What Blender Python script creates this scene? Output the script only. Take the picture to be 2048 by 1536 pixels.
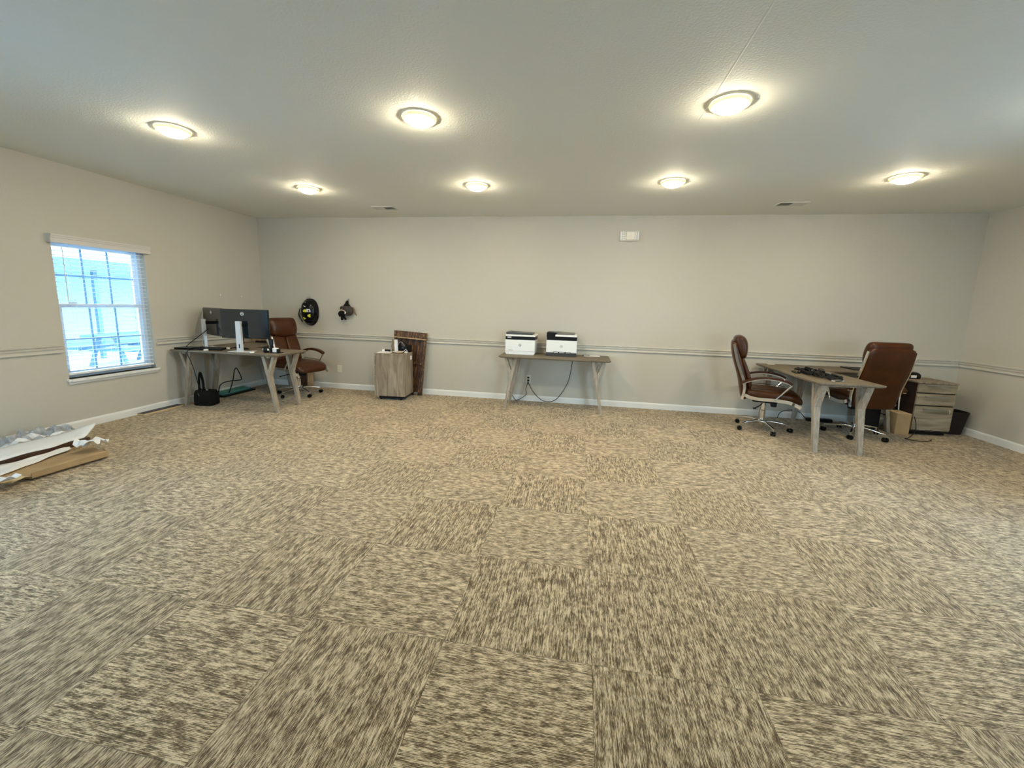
import bpy, bmesh, math, random
from mathutils import Vector, Matrix, Euler, noise
random.seed(7)
PI = math.pi
for o in list(bpy.data.objects): bpy.data.objects.remove(o)
SC = bpy.context.scene
COL = SC.collection

# ------------------------------------------------------------------ camera
YAW, PITCH, ROLL = -0.16444, -0.15766, 0.02909
CAMH = 1.3944
fw = Vector((math.sin(YAW)*math.cos(PITCH), math.cos(YAW)*math.cos(PITCH), math.sin(PITCH)))
r0 = Vector((math.cos(YAW), -math.sin(YAW), 0)); u0 = r0.cross(fw)
rt = r0*math.cos(ROLL)+u0*math.sin(ROLL); up = -r0*math.sin(ROLL)+u0*math.cos(ROLL)
cd = bpy.data.cameras.new('camera'); cam = bpy.data.objects.new('camera', cd); COL.objects.link(cam)
cd.sensor_width = 36; cd.lens = 828.49/2048*36; cd.shift_x = 0.00232; cd.shift_y = -0.01151
cd.clip_start = 0.02; cd.clip_end = 300
M = Matrix(((rt.x, up.x, -fw.x, 0), (rt.y, up.y, -fw.y, 0), (rt.z, up.z, -fw.z, CAMH), (0, 0, 0, 1)))
cam.matrix_world = M
SC.camera = cam

# ------------------------------------------------------------------ light and exposure
SC.view_settings.view_transform = 'Standard'; SC.view_settings.look = 'None'
SC.view_settings.gamma = 1; SC.view_settings.use_curve_mapping = False
SC.view_settings.exposure = 1.12
LAMP = 98.0          # emission of each glass dome
SKY = 9.5
W = bpy.data.worlds.new('sky'); SC.world = W; W.use_nodes = True
wn = W.node_tree.nodes; wl = W.node_tree.links
bg = wn['Background']; tc = wn.new('ShaderNodeTexCoord'); sx = wn.new('ShaderNodeSeparateXYZ')
cr = wn.new('ShaderNodeValToRGB'); wl.new(tc.outputs['Generated'], sx.inputs[0])
wl.new(sx.outputs['Z'], cr.inputs[0]); wl.new(cr.outputs[0], bg.inputs[0])
cr.color_ramp.elements[0].position = 0.0; cr.color_ramp.elements[0].color = (0.62, 0.84, 1.0, 1)
cr.color_ramp.elements[1].position = 0.6; cr.color_ramp.elements[1].color = (0.36, 0.64, 1.0, 1)
bg.inputs[1].default_value = SKY

XL, XR, YB, YF, H = -5.119, 4.741, 6.058, -2.4, 2.654
TW = 0.15
def portal(name, loc, rot, sx, sy):
    l = bpy.data.lights.new(name, 'AREA'); l.shape = 'RECTANGLE'; l.size = sx; l.size_y = sy
    l.cycles.is_portal = True
    o = bpy.data.objects.new(name, l); COL.objects.link(o); o.location = loc; o.rotation_euler = rot
# daylight comes in through the window openings (portals only guide the sky sampling)
FW = [(-3.0, 1.2), (2.8, 1.2)]      # windows in the front wall behind the camera: centre x, width
portal('window_portal', (XL-TW-.02, 3.805, 1.215), (0, -PI/2, 0), 1.37, .89)
portal('window_portal', (XL-TW-.02, 1.2, 1.23), (0, -PI/2, 0), 1.4, 1.4)  # guides sampling for the added left-wall window
portal('window_portal', (XR+TW+.02, 2.55, 1.3), (0, PI/2, 0), 1.5, 1.5)
for cx, w in FW: portal('window_portal', (cx, YF-TW-.02, 1.35), (PI/2, 0, 0), w, 1.5)

# ------------------------------------------------------------------ materials
def newmat(name):
    m = bpy.data.materials.new(name); m.use_nodes = True
    return m, m.node_tree.nodes, m.node_tree.links, m.node_tree.nodes['Principled BSDF']
def plain(name, col, rough=.5, metal=0, bump=0, bscale=200, var=0, vscale=8, coat=0):
    m, n, l, b = newmat(name)
    if max(col) < .05: b.inputs['Specular IOR Level'].default_value = .25
    b.inputs['Base Color'].default_value = (*col, 1); b.inputs['Roughness'].default_value = rough
    b.inputs['Metallic'].default_value = metal; b.inputs['Coat Weight'].default_value = coat
    t = n.new('ShaderNodeTexCoord')
    if bump:
        nz = n.new('ShaderNodeTexNoise'); nz.inputs['Scale'].default_value = bscale; nz.inputs['Detail'].default_value = 3
        l.new(t.outputs['Object'], nz.inputs['Vector'])
        bp = n.new('ShaderNodeBump'); bp.inputs['Strength'].default_value = bump; bp.inputs['Distance'].default_value = .004
        l.new(nz.outputs[0], bp.inputs['Height']); l.new(bp.outputs[0], b.inputs['Normal'])
    if var:
        nz = n.new('ShaderNodeTexNoise'); nz.inputs['Scale'].default_value = vscale; nz.inputs['Detail'].default_value = 4
        l.new(t.outputs['Object'], nz.inputs['Vector'])
        r = n.new('ShaderNodeValToRGB')
        r.color_ramp.elements[0].position = .3; r.color_ramp.elements[1].position = .7
        r.color_ramp.elements[0].color = (*[c*(1-var) for c in col], 1); r.color_ramp.elements[1].color = (*[min(1, c*(1+var)) for c in col], 1)
        l.new(nz.outputs[0], r.inputs[0]); l.new(r.outputs[0], b.inputs['Base Color'])
    return m
def wood(name, dark, mid, light, scale=(6, 60, 60), rough=.6, knots=.4):
    """grain runs along object X; pass another scale for another direction"""
    m, n, l, b = newmat(name)
    t = n.new('ShaderNodeTexCoord'); mp = n.new('ShaderNodeMapping'); mp.inputs['Scale'].default_value = scale
    l.new(t.outputs['Object'], mp.inputs[0])
    a = n.new('ShaderNodeTexNoise'); a.inputs['Scale'].default_value = 1; a.inputs['Detail'].default_value = 6; a.inputs['Distortion'].default_value = knots
    l.new(mp.outputs[0], a.inputs['Vector'])
    r = n.new('ShaderNodeValToRGB'); e = r.color_ramp.elements
    e[0].position = .30; e[0].color = (*dark, 1); e[1].position = .72; e[1].color = (*light, 1)
    k = r.color_ramp.elements.new(.5); k.color = (*mid, 1)
    l.new(a.outputs[0], r.inputs[0]); l.new(r.outputs[0], b.inputs['Base Color'])
    b.inputs['Roughness'].default_value = rough
    bp = n.new('ShaderNodeBump'); bp.inputs['Strength'].default_value = .15; bp.inputs['Distance'].default_value = .002
    l.new(a.outputs[0], bp.inputs['Height']); l.new(bp.outputs[0], b.inputs['Normal'])
    return m
def emit(name, col, s):
    m, n, l, b = newmat(name)
    b.inputs['Base Color'].default_value = (.9, .88, .8, 1)
    b.inputs['Emission Color'].default_value = (*col, 1); b.inputs['Emission Strength'].default_value = s
    return m
def leather(name, col):
    m, n, l, b = newmat(name)
    t = n.new('ShaderNodeTexCoord'); v = n.new('ShaderNodeTexNoise'); v.inputs['Scale'].default_value = 9; v.inputs['Detail'].default_value = 5
    l.new(t.outputs['Object'], v.inputs['Vector'])
    r = n.new('ShaderNodeValToRGB'); e = r.color_ramp.elements; e[0].position = .3; e[1].position = .75
    e[0].color = (col[0]*.75, col[1]*.7, col[2]*.7, 1); e[1].color = (col[0]*1.25, col[1]*1.25, col[2]*1.25, 1)
    l.new(v.outputs[0], r.inputs[0]); l.new(r.outputs[0], b.inputs['Base Color'])
    b.inputs['Roughness'].default_value = .33; b.inputs['Specular IOR Level'].default_value = .38
    f = n.new('ShaderNodeTexVoronoi'); f.inputs['Scale'].default_value = 260; l.new(t.outputs['Object'], f.inputs['Vector'])
    bp = n.new('ShaderNodeBump'); bp.inputs['Strength'].default_value = .12; bp.inputs['Distance'].default_value = .001
    l.new(f.outputs[0], bp.inputs['Height']); l.new(bp.outputs[0], b.inputs['Normal'])
    return m

TS, TOX, TOY = 0.61, 0.118, 1.482
def carpet_material():
    m, n, l, b = newmat('carpet_tiles')
    def math_(op, a, c=None, cl=False):
        x = n.new('ShaderNodeMath'); x.operation = op; x.use_clamp = cl
        for i, v in enumerate((a, c)):
            if v is None: continue
            if isinstance(v, (int, float)): x.inputs[i].default_value = v
            else: l.new(v, x.inputs[i])
        return x.outputs[0]
    def mixf(f, a, c):
        x = n.new('ShaderNodeMix'); x.data_type = 'FLOAT'; l.new(f, x.inputs[0])
        for i, v in ((2, a), (3, c)):
            if isinstance(v, (int, float)): x.inputs[i].default_value = v
            else: l.new(v, x.inputs[i])
        return x.outputs[0]
    g = n.new('ShaderNodeNewGeometry'); s = n.new('ShaderNodeSeparateXYZ'); l.new(g.outputs['Position'], s.inputs[0])
    X, Y = s.outputs[0], s.outputs[1]
    u = math_('DIVIDE', math_('SUBTRACT', X, TOX), TS); v = math_('DIVIDE', math_('SUBTRACT', Y, TOY), TS)
    i = math_('FLOOR', u); j = math_('FLOOR', v)
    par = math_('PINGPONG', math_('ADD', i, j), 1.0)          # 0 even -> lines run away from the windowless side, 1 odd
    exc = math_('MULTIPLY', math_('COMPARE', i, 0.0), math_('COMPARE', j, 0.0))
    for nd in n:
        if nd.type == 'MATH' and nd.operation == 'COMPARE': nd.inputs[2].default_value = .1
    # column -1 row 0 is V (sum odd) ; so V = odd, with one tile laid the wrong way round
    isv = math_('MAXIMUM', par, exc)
    across = mixf(isv, Y, X); along = mixf(isv, X, Y)
    cmb = n.new('ShaderNodeCombineXYZ'); l.new(i, cmb.inputs[0]); l.new(j, cmb.inputs[1])
    wn_ = n.new('ShaderNodeTexWhiteNoise'); wn_.noise_dimensions = '2D'; l.new(cmb.outputs[0], wn_.inputs['Vector'])
    off = math_('MULTIPLY', wn_.outputs['Value'], 37.0)
    def tex(sa, sl, detail=2, rough=.5):
        c = n.new('ShaderNodeCombineXYZ')
        l.new(math_('ADD', math_('MULTIPLY', across, sa), off), c.inputs[0])
        l.new(math_('ADD', math_('MULTIPLY', along, sl), off), c.inputs[1]); l.new(off, c.inputs[2])
        t = n.new('ShaderNodeTexNoise'); t.inputs['Scale'].default_value = 1; t.inputs['Detail'].default_value = detail; t.inputs['Roughness'].default_value = rough
        l.new(c.outputs[0], t.inputs['Vector']); return t.outputs[0]
    n1 = tex(195, 13, 2, .6); n2 = tex(40, 24, 1); n3 = tex(430, 62, 2, .7)
    f = math_('ADD', math_('MULTIPLY', math_('SUBTRACT', n1, .5), 2.2), math_('MULTIPLY', math_('SUBTRACT', n2, .5), 1.1))
    f = math_('ADD', f, math_('MULTIPLY', math_('SUBTRACT', n3, .5), 2.0))
    rib = math_('SINE', math_('MULTIPLY', across, 2*PI/.0046))
    f = math_('ADD', f, math_('MULTIPLY', rib, .18))
    f = math_('ADD', f, .52)
    r = n.new('ShaderNodeValToRGB'); e = r.color_ramp.elements
    e[0].position = .08; e[0].color = (.10, .064, .026, 1); e[1].position = .95; e[1].color = (.78, .635, .41, 1)
    k = e.new(.42); k.color = (.26, .187, .102, 1)
    k = e.new(.64); k.color = (.49, .38, .23, 1)
    l.new(f, r.inputs[0])
    # seams between the tiles
    fu = math_('ABSOLUTE', math_('SUBTRACT', math_('FRACT', u), .5)); fv = math_('ABSOLUTE', math_('SUBTRACT', math_('FRACT', v), .5))
    seam = math_('GREATER_THAN', math_('MAXIMUM', fu, fv), .4975)
    mx = n.new('ShaderNodeMix'); mx.data_type = 'RGBA'; mx.blend_type = 'MULTIPLY'
    mx.inputs[0].default_value = 1
    sheen_tint = mixf(isv, 1.04, .93); tint2 = math_('MULTIPLY', sheen_tint, mixf(seam, 1.0, .72))  # pile sheen painted into the colour by tile direction
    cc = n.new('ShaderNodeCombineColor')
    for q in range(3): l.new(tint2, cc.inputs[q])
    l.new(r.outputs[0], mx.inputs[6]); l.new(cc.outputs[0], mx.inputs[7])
    l.new(mx.outputs[2], b.inputs['Base Color'])
    b.inputs['Roughness'].default_value = .95; b.inputs['Specular IOR Level'].default_value = .1
    b.inputs['Sheen Weight'].default_value = .25; b.inputs['Sheen Roughness'].default_value = .5
    bp = n.new('ShaderNodeBump'); bp.inputs['Strength'].default_value = .5; bp.inputs['Distance'].default_value = .003
    l.new(f, bp.inputs['Height']); l.new(bp.outputs[0], b.inputs['Normal'])
    return m

MT = {}
MT['wall'] = plain('wall_paint', (.565, .535, .46), .6, bump=.6, bscale=110)
MT['ceil'] = plain('ceiling_paint', (.79, .80, .73), .75, bump=.55, bscale=75)
MT['rail'] = plain('rail_paint', (.62, .59, .52), .4)
MT['white'] = plain('white_trim', (.82, .82, .79), .4)
MT['blind'] = plain('blind_white', (.85, .86, .86), .45)
MT['pvc'] = plain('window_vinyl', (.68, .76, .86), .35)
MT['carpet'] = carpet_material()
MT['desk'] = wood('desk_top_wood', (.11, .086, .056), (.165, .132, .09), (.23, .19, .135), (5, 60, 60))
MT['desk_y'] = wood('desk_top_wood_y', (.22, .175, .12), (.28, .23, .16), (.35, .29, .21), (60, 5, 60))
MT['leg'] = wood('desk_leg_wood', (.26, .215, .16), (.37, .31, .24), (.47, .41, .33), (60, 60, 5))
MT['cab'] = wood('cabinet_wood', (.17, .13, .09), (.29, .235, .17), (.40, .335, .25), (14, 14, 2.2), knots=1.2)
MT['cabh'] = wood('drawer_wood', (.17, .135, .085), (.30, .25, .17), (.42, .36, .26), (2.2, 14, 16), knots=1.2)
MT['rustic'] = wood('burnt_wood', (.010, .005, .003), (.055, .022, .008), (.26, .12, .04), (26, 26, 3.0), rough=.45, knots=2.5)
MT['rusticr'] = wood('burnt_wood_crosspiece', (.012, .006, .003), (.07, .03, .010), (.36, .19, .07), (26, 10, 5), rough=.45, knots=3)
MT['walnut'] = wood('dark_plank_wood', (.02, .008, .004), (.05, .02, .01), (.12, .05, .025), (20, 4, 20), rough=.35)
MT['pine'] = wood('raw_pine', (.28, .17, .08), (.42, .27, .13), (.55, .38, .2), (25, 25, 3))
MT['leather'] = leather('brown_leather', (.056, .0155, .0022))
MT['chrome'] = plain('chrome', (.82, .82, .82), .12, 1)
MT['steel'] = plain('brushed_steel', (.55, .53, .5), .3, 1)
MT['black'] = plain('black_plastic', (.006, .006, .007), .4)
MT['gloss'] = plain('black_gloss', (.005, .005, .006), .22)
MT['monback'] = plain('monitor_back', (.007, .012, .017), .10)
MT['monback'].node_tree.nodes['Principled BSDF'].inputs['Specular IOR Level'].default_value = .9
MT['silver'] = plain('silver_plastic', (.72, .73, .75), .3, .35)
MT['cloth'] = plain('black_cloth', (.006, .006, .006), .9, bump=.5, bscale=300)
MT['cable'] = plain('cable_rubber', (.01, .01, .01), .5)
MT['ptr'] = plain('printer_white', (.86, .87, .85), .35)
MT['ptrgrey'] = plain('printer_grey', (.05, .05, .052), .35)
MT['ptrtray'] = plain('printer_tray_grey', (.16, .155, .14), .4)
MT['paper'] = plain('paper', (.88, .87, .84), .8)
MT['card'] = plain('cardboard', (.44, .30, .15), .85, var=.12, vscale=6)
MT['cardl'] = plain('cardboard_edge', (.66, .50, .28), .85)
MT['foam'] = plain('foam_sheet', (.85, .87, .88), .6, bump=.3, bscale=60)
MT['teal'] = plain('teal_card', (.10, .33, .27), .5)
MT['yellow'] = plain('yellow_sticker', (.75, .78, .06), .4)
MT['label'] = plain('label_blue_white', (.72, .75, .82), .4)
MT['grey'] = plain('grey_plastic', (.25, .25, .25), .5)
MT['glove'] = plain('glove_grey', (.05, .042, .038), .8, var=.4, vscale=25)
MT['tan'] = plain('tan_strap', (.22, .16, .09), .7)
MT['pink'] = plain('highlight_pink', (.70, .45, .38), .6)  # for the highlight painted on the gloves
MT['ring'] = plain('lamp_ring', (.80, .74, .60), .4)
MT['dome'] = emit('lamp_glass', (1.0, .865, .63), LAMP)
MT['vent'] = plain('vent_white', (.62, .62, .58), .4)
MT['ventdark'] = plain('vent_dark', (.03, .028, .022), .8)
MT['outlet'] = plain('outlet_ivory', (.80, .77, .66), .4)
MT['basket'] = plain('basket_weave', (.022, .016, .014), .6, bump=1, bscale=90)
MT['case_shade'] = plain('case_and_shade_brown', (.035, .018, .014), .5)  # brown of the computer case and of the shade painted on the cabinet side
MT['palewood'] = plain('pale_panel_edge', (.42, .36, .28), .5)
MT['ground'] = plain('gravel_ground', (.46, .54, .56), .9, var=.12, vscale=1.5)
MT['siding'] = plain('pale_siding', (.42, .56, .54), .7)
MT['roof'] = plain('metal_roof', (.42, .58, .56), .5)
MT['fascia'] = plain('dark_fascia', (.05, .10, .15), .6)
def glass_mat():
    m, n, l, b = newmat('window_glass')
    out = n['Material Output']; tr = n.new('ShaderNodeBsdfTransparent'); tr.inputs[0].default_value = (.94, .97, .97, 1)
    gl = n.new('ShaderNodeBsdfGlossy'); gl.inputs['Roughness'].default_value = .02
    fr = n.new('ShaderNodeFresnel'); fr.inputs[0].default_value = 1.45
    mx = n.new('ShaderNodeMixShader'); l.new(fr.outputs[0], mx.inputs[0]); l.new(tr.outputs[0], mx.inputs[1]); l.new(gl.outputs[0], mx.inputs[2])
    l.new(mx.outputs[0], out.inputs[0]); return m
MT['glass'] = glass_mat()
def ring_mat():
    m, n, l, b = newmat('lamp_ring_plastic')
    out = n['Material Output']; tr = n.new('ShaderNodeBsdfTranslucent'); tr.inputs[0].default_value = (.85, .72, .46, 1)
    b.inputs['Base Color'].default_value = (.85, .78, .6, 1)
    mx = n.new('ShaderNodeMixShader'); mx.inputs[0].default_value = .03
    l.new(b.outputs[0], mx.inputs[1]); l.new(tr.outputs[0], mx.inputs[2]); l.new(mx.outputs[0], out.inputs[0]); return m
MT['ring'] = ring_mat()
def film_mat():
    m, n, l, b = newmat('plastic_film')
    out = n['Material Output']; tr = n.new('ShaderNodeBsdfTransparent'); tr.inputs[0].default_value = (.9, .92, .95, 1)
    b.inputs['Base Color'].default_value = (.55, .58, .62, 1); b.inputs['Roughness'].default_value = .15
    mx = n.new('ShaderNodeMixShader'); mx.inputs[0].default_value = .5
    l.new(tr.outputs[0], mx.inputs[1]); l.new(b.outputs[0], mx.inputs[2]); l.new(mx.outputs[0], out.inputs[0]); return m
MT['film'] = film_mat()

# ------------------------------------------------------------------ mesh helpers
class MB:
    def __init__(s): s.bm = bmesh.new()
    def box(s, c, d, rot=None, bev=0, seg=2):
        t = bmesh.new(); bmesh.ops.create_cube(t, size=1)
        bmesh.ops.scale(t, vec=Vector(d), verts=t.verts)
        if bev: bmesh.ops.bevel(t, geom=t.edges[:], offset=bev, segments=seg, profile=.5, affect='EDGES')
        mt = Matrix.Translation(Vector(c))
        if rot: mt = mt @ Euler(rot).to_matrix().to_4x4()
        t.transform(mt); s._add(t); return s
    def _add(s, t):
        me = bpy.data.meshes.new('tmp'); t.to_mesh(me); t.free(); s.bm.from_mesh(me); bpy.data.meshes.remove(me)
    def cyl(s, a, b, r1, r2=None, n=20, bev=0):
        a, b = Vector(a), Vector(b); r2 = r1 if r2 is None else r2
        t = bmesh.new(); bmesh.ops.create_cone(t, cap_ends=True, segments=n, radius1=r1, radius2=r2, depth=(b-a).length)
        q = Vector((0, 0, 1)).rotation_difference(b-a)
        t.transform(Matrix.Translation((a+b)/2) @ q.to_matrix().to_4x4()); s._add(t); return s
    def sphere(s, c, r, sc=(1, 1, 1), n=20, rot=None):
        t = bmesh.new(); bmesh.ops.create_uvsphere(t, u_segments=n, v_segments=n//2+2, radius=r)
        t.transform(Matrix.Diagonal((*sc, 1)))
        if rot: t.transform(Euler(rot).to_matrix().to_4x4())
        t.transform(Matrix.Translation(Vector(c))); s._add(t); return s
    def rings(s, rings, cap=True, close=True):
        vs = [[s.bm.verts.new(p) for p in r] for r in rings]
        k = len(rings[0])
        for a, b in zip(vs, vs[1:]):
            for i in range(k if close else k-1):
                s.bm.faces.new((a[i], a[(i+1) % k], b[(i+1) % k], b[i]))
        if cap: s.bm.faces.new(vs[0][::-1]); s.bm.faces.new(vs[-1])
        return s
    def lathe(s, prof, c=(0, 0, 0), n=28, cap=True):
        c = Vector(c)
        return s.rings([[c+Vector((r*math.cos(2*PI*i/n), r*math.sin(2*PI*i/n), z)) for i in range(n)] for r, z in prof], cap)
    def tube(s, pts, r, n=8, smooth=True, flat=None):
        pts = [Vector(p) for p in pts]
        if smooth and len(pts) > 2: pts = spline(pts, 6)
        rings = []; prev = None
        for i, p in enumerate(pts):
            t = (pts[min(i+1, len(pts)-1)]-pts[max(i-1, 0)]).normalized()
            if flat is not None:
                a = Vector(flat); b = t.cross(a).normalized(); a = b.cross(t).normalized()
            else:
                if prev is None:
                    prev = Vector((0, 0, 1)) if abs(t.z) < .9 else Vector((1, 0, 0))
                b = t.cross(prev).normalized(); a = b.cross(t).normalized(); prev = a
            ra, rb = (r if isinstance(r, tuple) else (r, r))
            if flat is not None and isinstance(r, tuple):
                rings.append([p+a*ra*x+b*rb*y for x, y in ((1, 1), (-1, 1), (-1, -1), (1, -1))])
            else:
                rings.append([p+a*ra*math.cos(2*PI*k/n)+b*rb*math.sin(2*PI*k/n) for k in range(n)])
        return s.rings(rings)
    def prism(s, poly, axis, a, b):
        """poly: 2D points in the plane perpendicular to axis ('x': (y,z), 'y': (x,z), 'z': (x,y))"""
        f = {'x': lambda p, t: (t, p[0], p[1]), 'y': lambda p, t: (p[0], t, p[1]), 'z': lambda p, t: (p[0], p[1], t)}[axis]
        return s.rings([[Vector(f(p, t)) for p in poly] for t in (a, b)])
    def sheet(s, fn, nu, nv):
        g = [[s.bm.verts.new(fn(i/nu, j/nv)) for j in range(nv+1)] for i in range(nu+1)]
        for i in range(nu):
            for j in range(nv): s.bm.faces.new((g[i][j], g[i+1][j], g[i+1][j+1], g[i][j+1]))
        return s
    def build(s, name, m, parent=None, smooth=False, solid=0, subsurf=0, loc=None, rot=None):
        bmesh.ops.recalc_face_normals(s.bm, faces=s.bm.faces[:])
        me = bpy.data.meshes.new(name); s.bm.to_mesh(me); s.bm.free()
        me.materials.append(MT[m] if isinstance(m, str) else m)
        if smooth:
            me.polygons.foreach_set('use_smooth', [True]*len(me.polygons))
            try: me.set_sharp_from_angle(angle=math.radians(40))
            except Exception: pass
        o = bpy.data.objects.new(name, me); COL.objects.link(o)
        if parent is not None: o.parent = parent
        if loc: o.location = loc
        if rot: o.rotation_euler = rot
        if solid: q = o.modifiers.new('solid', 'SOLIDIFY'); q.thickness = solid; q.offset = 0
        if subsurf: q = o.modifiers.new('sub', 'SUBSURF'); q.levels = q.render_levels = subsurf
        return o
def spline(p, k):
    out = []; n = len(p)
    for i in range(n-1):
        a, b, c, d = p[max(i-1, 0)], p[i], p[i+1], p[min(i+2, n-1)]
        for j in range(k):
            t = j/k
            out.append(.5*((2*b)+(c-a)*t+(2*a-5*b+4*c-d)*t*t+(3*b-a-3*c+d)*t**3))
    out.append(p[-1]); return out
def se_ring(c, A, B, a, b, n=24, e=4.0):
    """superellipse ring round c, half sizes a along A and b along B"""
    c, A, B = Vector(c), Vector(A), Vector(B); r = []
    for i in range(n):
        t = 2*PI*(i+.5)/n; x, y = math.cos(t), math.sin(t)
        r.append(c+A*a*math.copysign(abs(x)**(2/e), x)+B*b*math.copysign(abs(y)**(2/e), y))
    return r
def tag(o, label=None, cat=None, group=None, kind=None):
    if label: o['label'] = label
    if cat: o['category'] = cat
    if group: o['group'] = group
    if kind: o['kind'] = kind
    return o
def thing(name, label, cat, loc=(0, 0, 0), rz=0, group=None):
    o = bpy.data.objects.new(name, None); COL.objects.link(o); o.location = loc; o.rotation_euler = (0, 0, rz)
    o.empty_display_size = .1
    return tag(o, label, cat, group)
def struct(o, label=None): return tag(o, label, kind='structure')
def dup(root, loc, rz, label=None):
    r = root.copy(); COL.objects.link(r); r.location = loc; r.rotation_euler = (0, 0, rz)
    if label: r['label'] = label
    for ch in list(root.children):
        c = ch.copy(); COL.objects.link(c); c.parent = r
        for g in list(ch.children):
            d = g.copy(); COL.objects.link(d); d.parent = c
    return r
def text_on(name, s, size, m, parent, loc, rot, extrude=.0006, shear=0, bold=0):
    c = bpy.data.curves.new(name, 'FONT'); c.body = s; c.size = size; c.extrude = extrude
    c.align_x = 'CENTER'; c.align_y = 'CENTER'; c.shear = shear; c.offset = bold
    t = bpy.data.objects.new('tmp_text', c); COL.objects.link(t)
    bpy.context.view_layer.update()
    me = bpy.data.meshes.new_from_object(t.evaluated_get(bpy.context.evaluated_depsgraph_get()))
    bpy.data.objects.remove(t)
    me.name = name; me.materials.clear(); me.materials.append(MT[m])
    o = bpy.data.objects.new(name, me); COL.objects.link(o); o.parent = parent; o.location = loc; o.rotation_euler = rot
    return o

# ------------------------------------------------------------------ the room shell
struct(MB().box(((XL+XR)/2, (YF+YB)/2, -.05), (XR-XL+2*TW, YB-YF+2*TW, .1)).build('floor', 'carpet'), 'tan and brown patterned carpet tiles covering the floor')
ce = struct(MB().box(((XL+XR)/2, (YF+YB)/2, H+.05), (XR-XL+2*TW, YB-YF+2*TW, .1)).build('ceiling', 'ceil'), 'grey white textured ceiling')
MB().prism([(.702, H), (.708, H-.0016), (.714, H)], 'y', -3, 3.15).build('ceiling_seam', 'ceil', ce)
struct(MB().box(((XL+XR)/2, YB+TW/2, H/2), (XR-XL, TW, H)).build('wall_back', 'wall'), 'greige back wall with chair rail')
def wall_with_holes(name, axis, fixed, a, b, holes, label):
    mb = MB(); cur = a
    def add(p, q, z0, z1):
        if q-p < 1e-4: return
        if axis == 'x': mb.box((fixed, (p+q)/2, (z0+z1)/2), (TW, q-p, z1-z0))
        else: mb.box(((p+q)/2, fixed, (z0+z1)/2), (q-p, TW, z1-z0))
    for p, q, z0, z1 in holes:
        add(cur, p, 0, H); add(p, q, 0, z0); add(p, q, z1, H); cur = q
    add(cur, b, 0, H)
    return struct(mb.build(name, 'wall'), label)
LW = (3.36, 4.25, .53, 1.93)
wlft = wall_with_holes('wall_left', 'x', XL-TW/2, YF, YB, [(.5, 1.9, .53, 1.93), LW], 'greige left wall with a window')  # first hole is for the added, unseen window
for yy, zz in ((5.27, 1.436), (5.647, 1.425)):
    MB().sphere((XL, yy, zz), .011, (.25, .8, 1.2), 10).build('plaster_spot', 'white', wlft)
wall_with_holes('wall_right', 'x', XR+TW/2, YF, YB, [(1.8, 3.3, .55, 2.05)], 'greige right wall')
wall_with_holes('wall_front', 'y', YF-TW/2, XL, XR, [(cx-w/2, cx+w/2, .6, 2.1) for cx, w in FW], 'greige front wall')

def baseprof(s): return [(0, 0), (s*.014, 0), (s*.014, .066), (s*.009, .080), (0, .086)]
def railprof(s):
    return [(0, .803), (s*.018, .803), (s*.024, .810), (s*.022, .818), (s*.010, .824), (s*.010, .838), (s*.022, .843), (s*.026, .852),
            (s*.012, .861), (s*.012, .866), (s*.030, .873), (s*.030, .881), (0, .886)]
def run(name, prof, m, axis, wallc, a, b, label):
    mb = MB(); segs = [(a, b)] if not isinstance(a, list) else a
    for p, q in segs:
        if axis == 'y': mb.prism([(wallc+x, z) for x, z in prof], 'y', p, q)
        else: mb.prism([(wallc+x, z) for x, z in prof], 'x', p, q)
    return struct(mb.build(name, m), label)
run('baseboard_back', baseprof(-1), 'white', 'x', YB, XL+.014, XR-.014, 'white baseboard along the back wall')
run('baseboard_left', baseprof(1), 'white', 'y', XL, YF, YB, 'white baseboard along the left wall')
run('baseboard_right', baseprof(-1), 'white', 'y', XR, YF, YB, 'white baseboard along the right wall')
run('trim_1', railprof(-1), 'rail', 'x', YB, XL+.024, XR-.024, 'chair rail along the back wall')
run('trim_2', railprof(1), 'rail', 'y', XL, [(YF, .45), (1.95, 3.335), (4.275, YB)], None, 'chair rail along the left wall')
run('trim_3', railprof(-1), 'rail', 'y', XR, [(YF, 1.75), (3.35, YB)], None, 'chair rail along the right wall')

# left window: double hung, six over six
wn1 = thing('window_1', None, None); del_ = [wn1.pop(k) for k in ('label', 'category') if k in wn1]
struct(wn1, 'white double hung window with blue grey muntins in the left wall')
gx = XL-.105
y0, y1, z0, z1 = LW
mb = MB()
for yy in (y0+.02, y1-.02): mb.box((gx, yy, (z0+z1)/2), (.07, .04, z1-z0))
for zz in (z0+.02, z1-.02): mb.box((gx, (y0+y1)/2, zz), (.068, y1-y0, .04))
mb.build('window_frame', 'pvc', wn1)
zm = 1.262
for nm, a, b, dx in (('sash', zm-.01, z1-.03, -.012), ('sash', z0+.03, zm+.03, .014)):
    s = MB()
    for yy in (y0+.055, y1-.055): s.box((gx+dx, yy, (a+b)/2), (.024, .035, b-a))
    for zz in (a+.02, b-.02): s.box((gx+dx, (y0+y1)/2, zz), (.026, y1-y0-.08, .04))
    so = s.build(nm, 'pvc', wn1)
    m_ = MB()
    for k in (1, 2): m_.box((gx+dx, y0+.07+(y1-y0-.14)*k/3, (a+b)/2), (.012, .019, b-a-.04))
    m_.box((gx+dx, (y0+y1)/2, (a+b)/2), (.011, y1-y0-.1, .019))
    m_.build('muntin_grid', plain('muntin_blue', (.20, .36, .58), .5), so)
    MB().box((gx+dx, (y0+y1)/2, (a+b)/2), (.004, y1-y0-.1, b-a-.05)).build('pane', 'glass', so)
MB().box((gx+.04, y0+.16, zm+.04), (.03, .07, .018), bev=.005).build('sash_lock', 'pvc', wn1)
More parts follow.
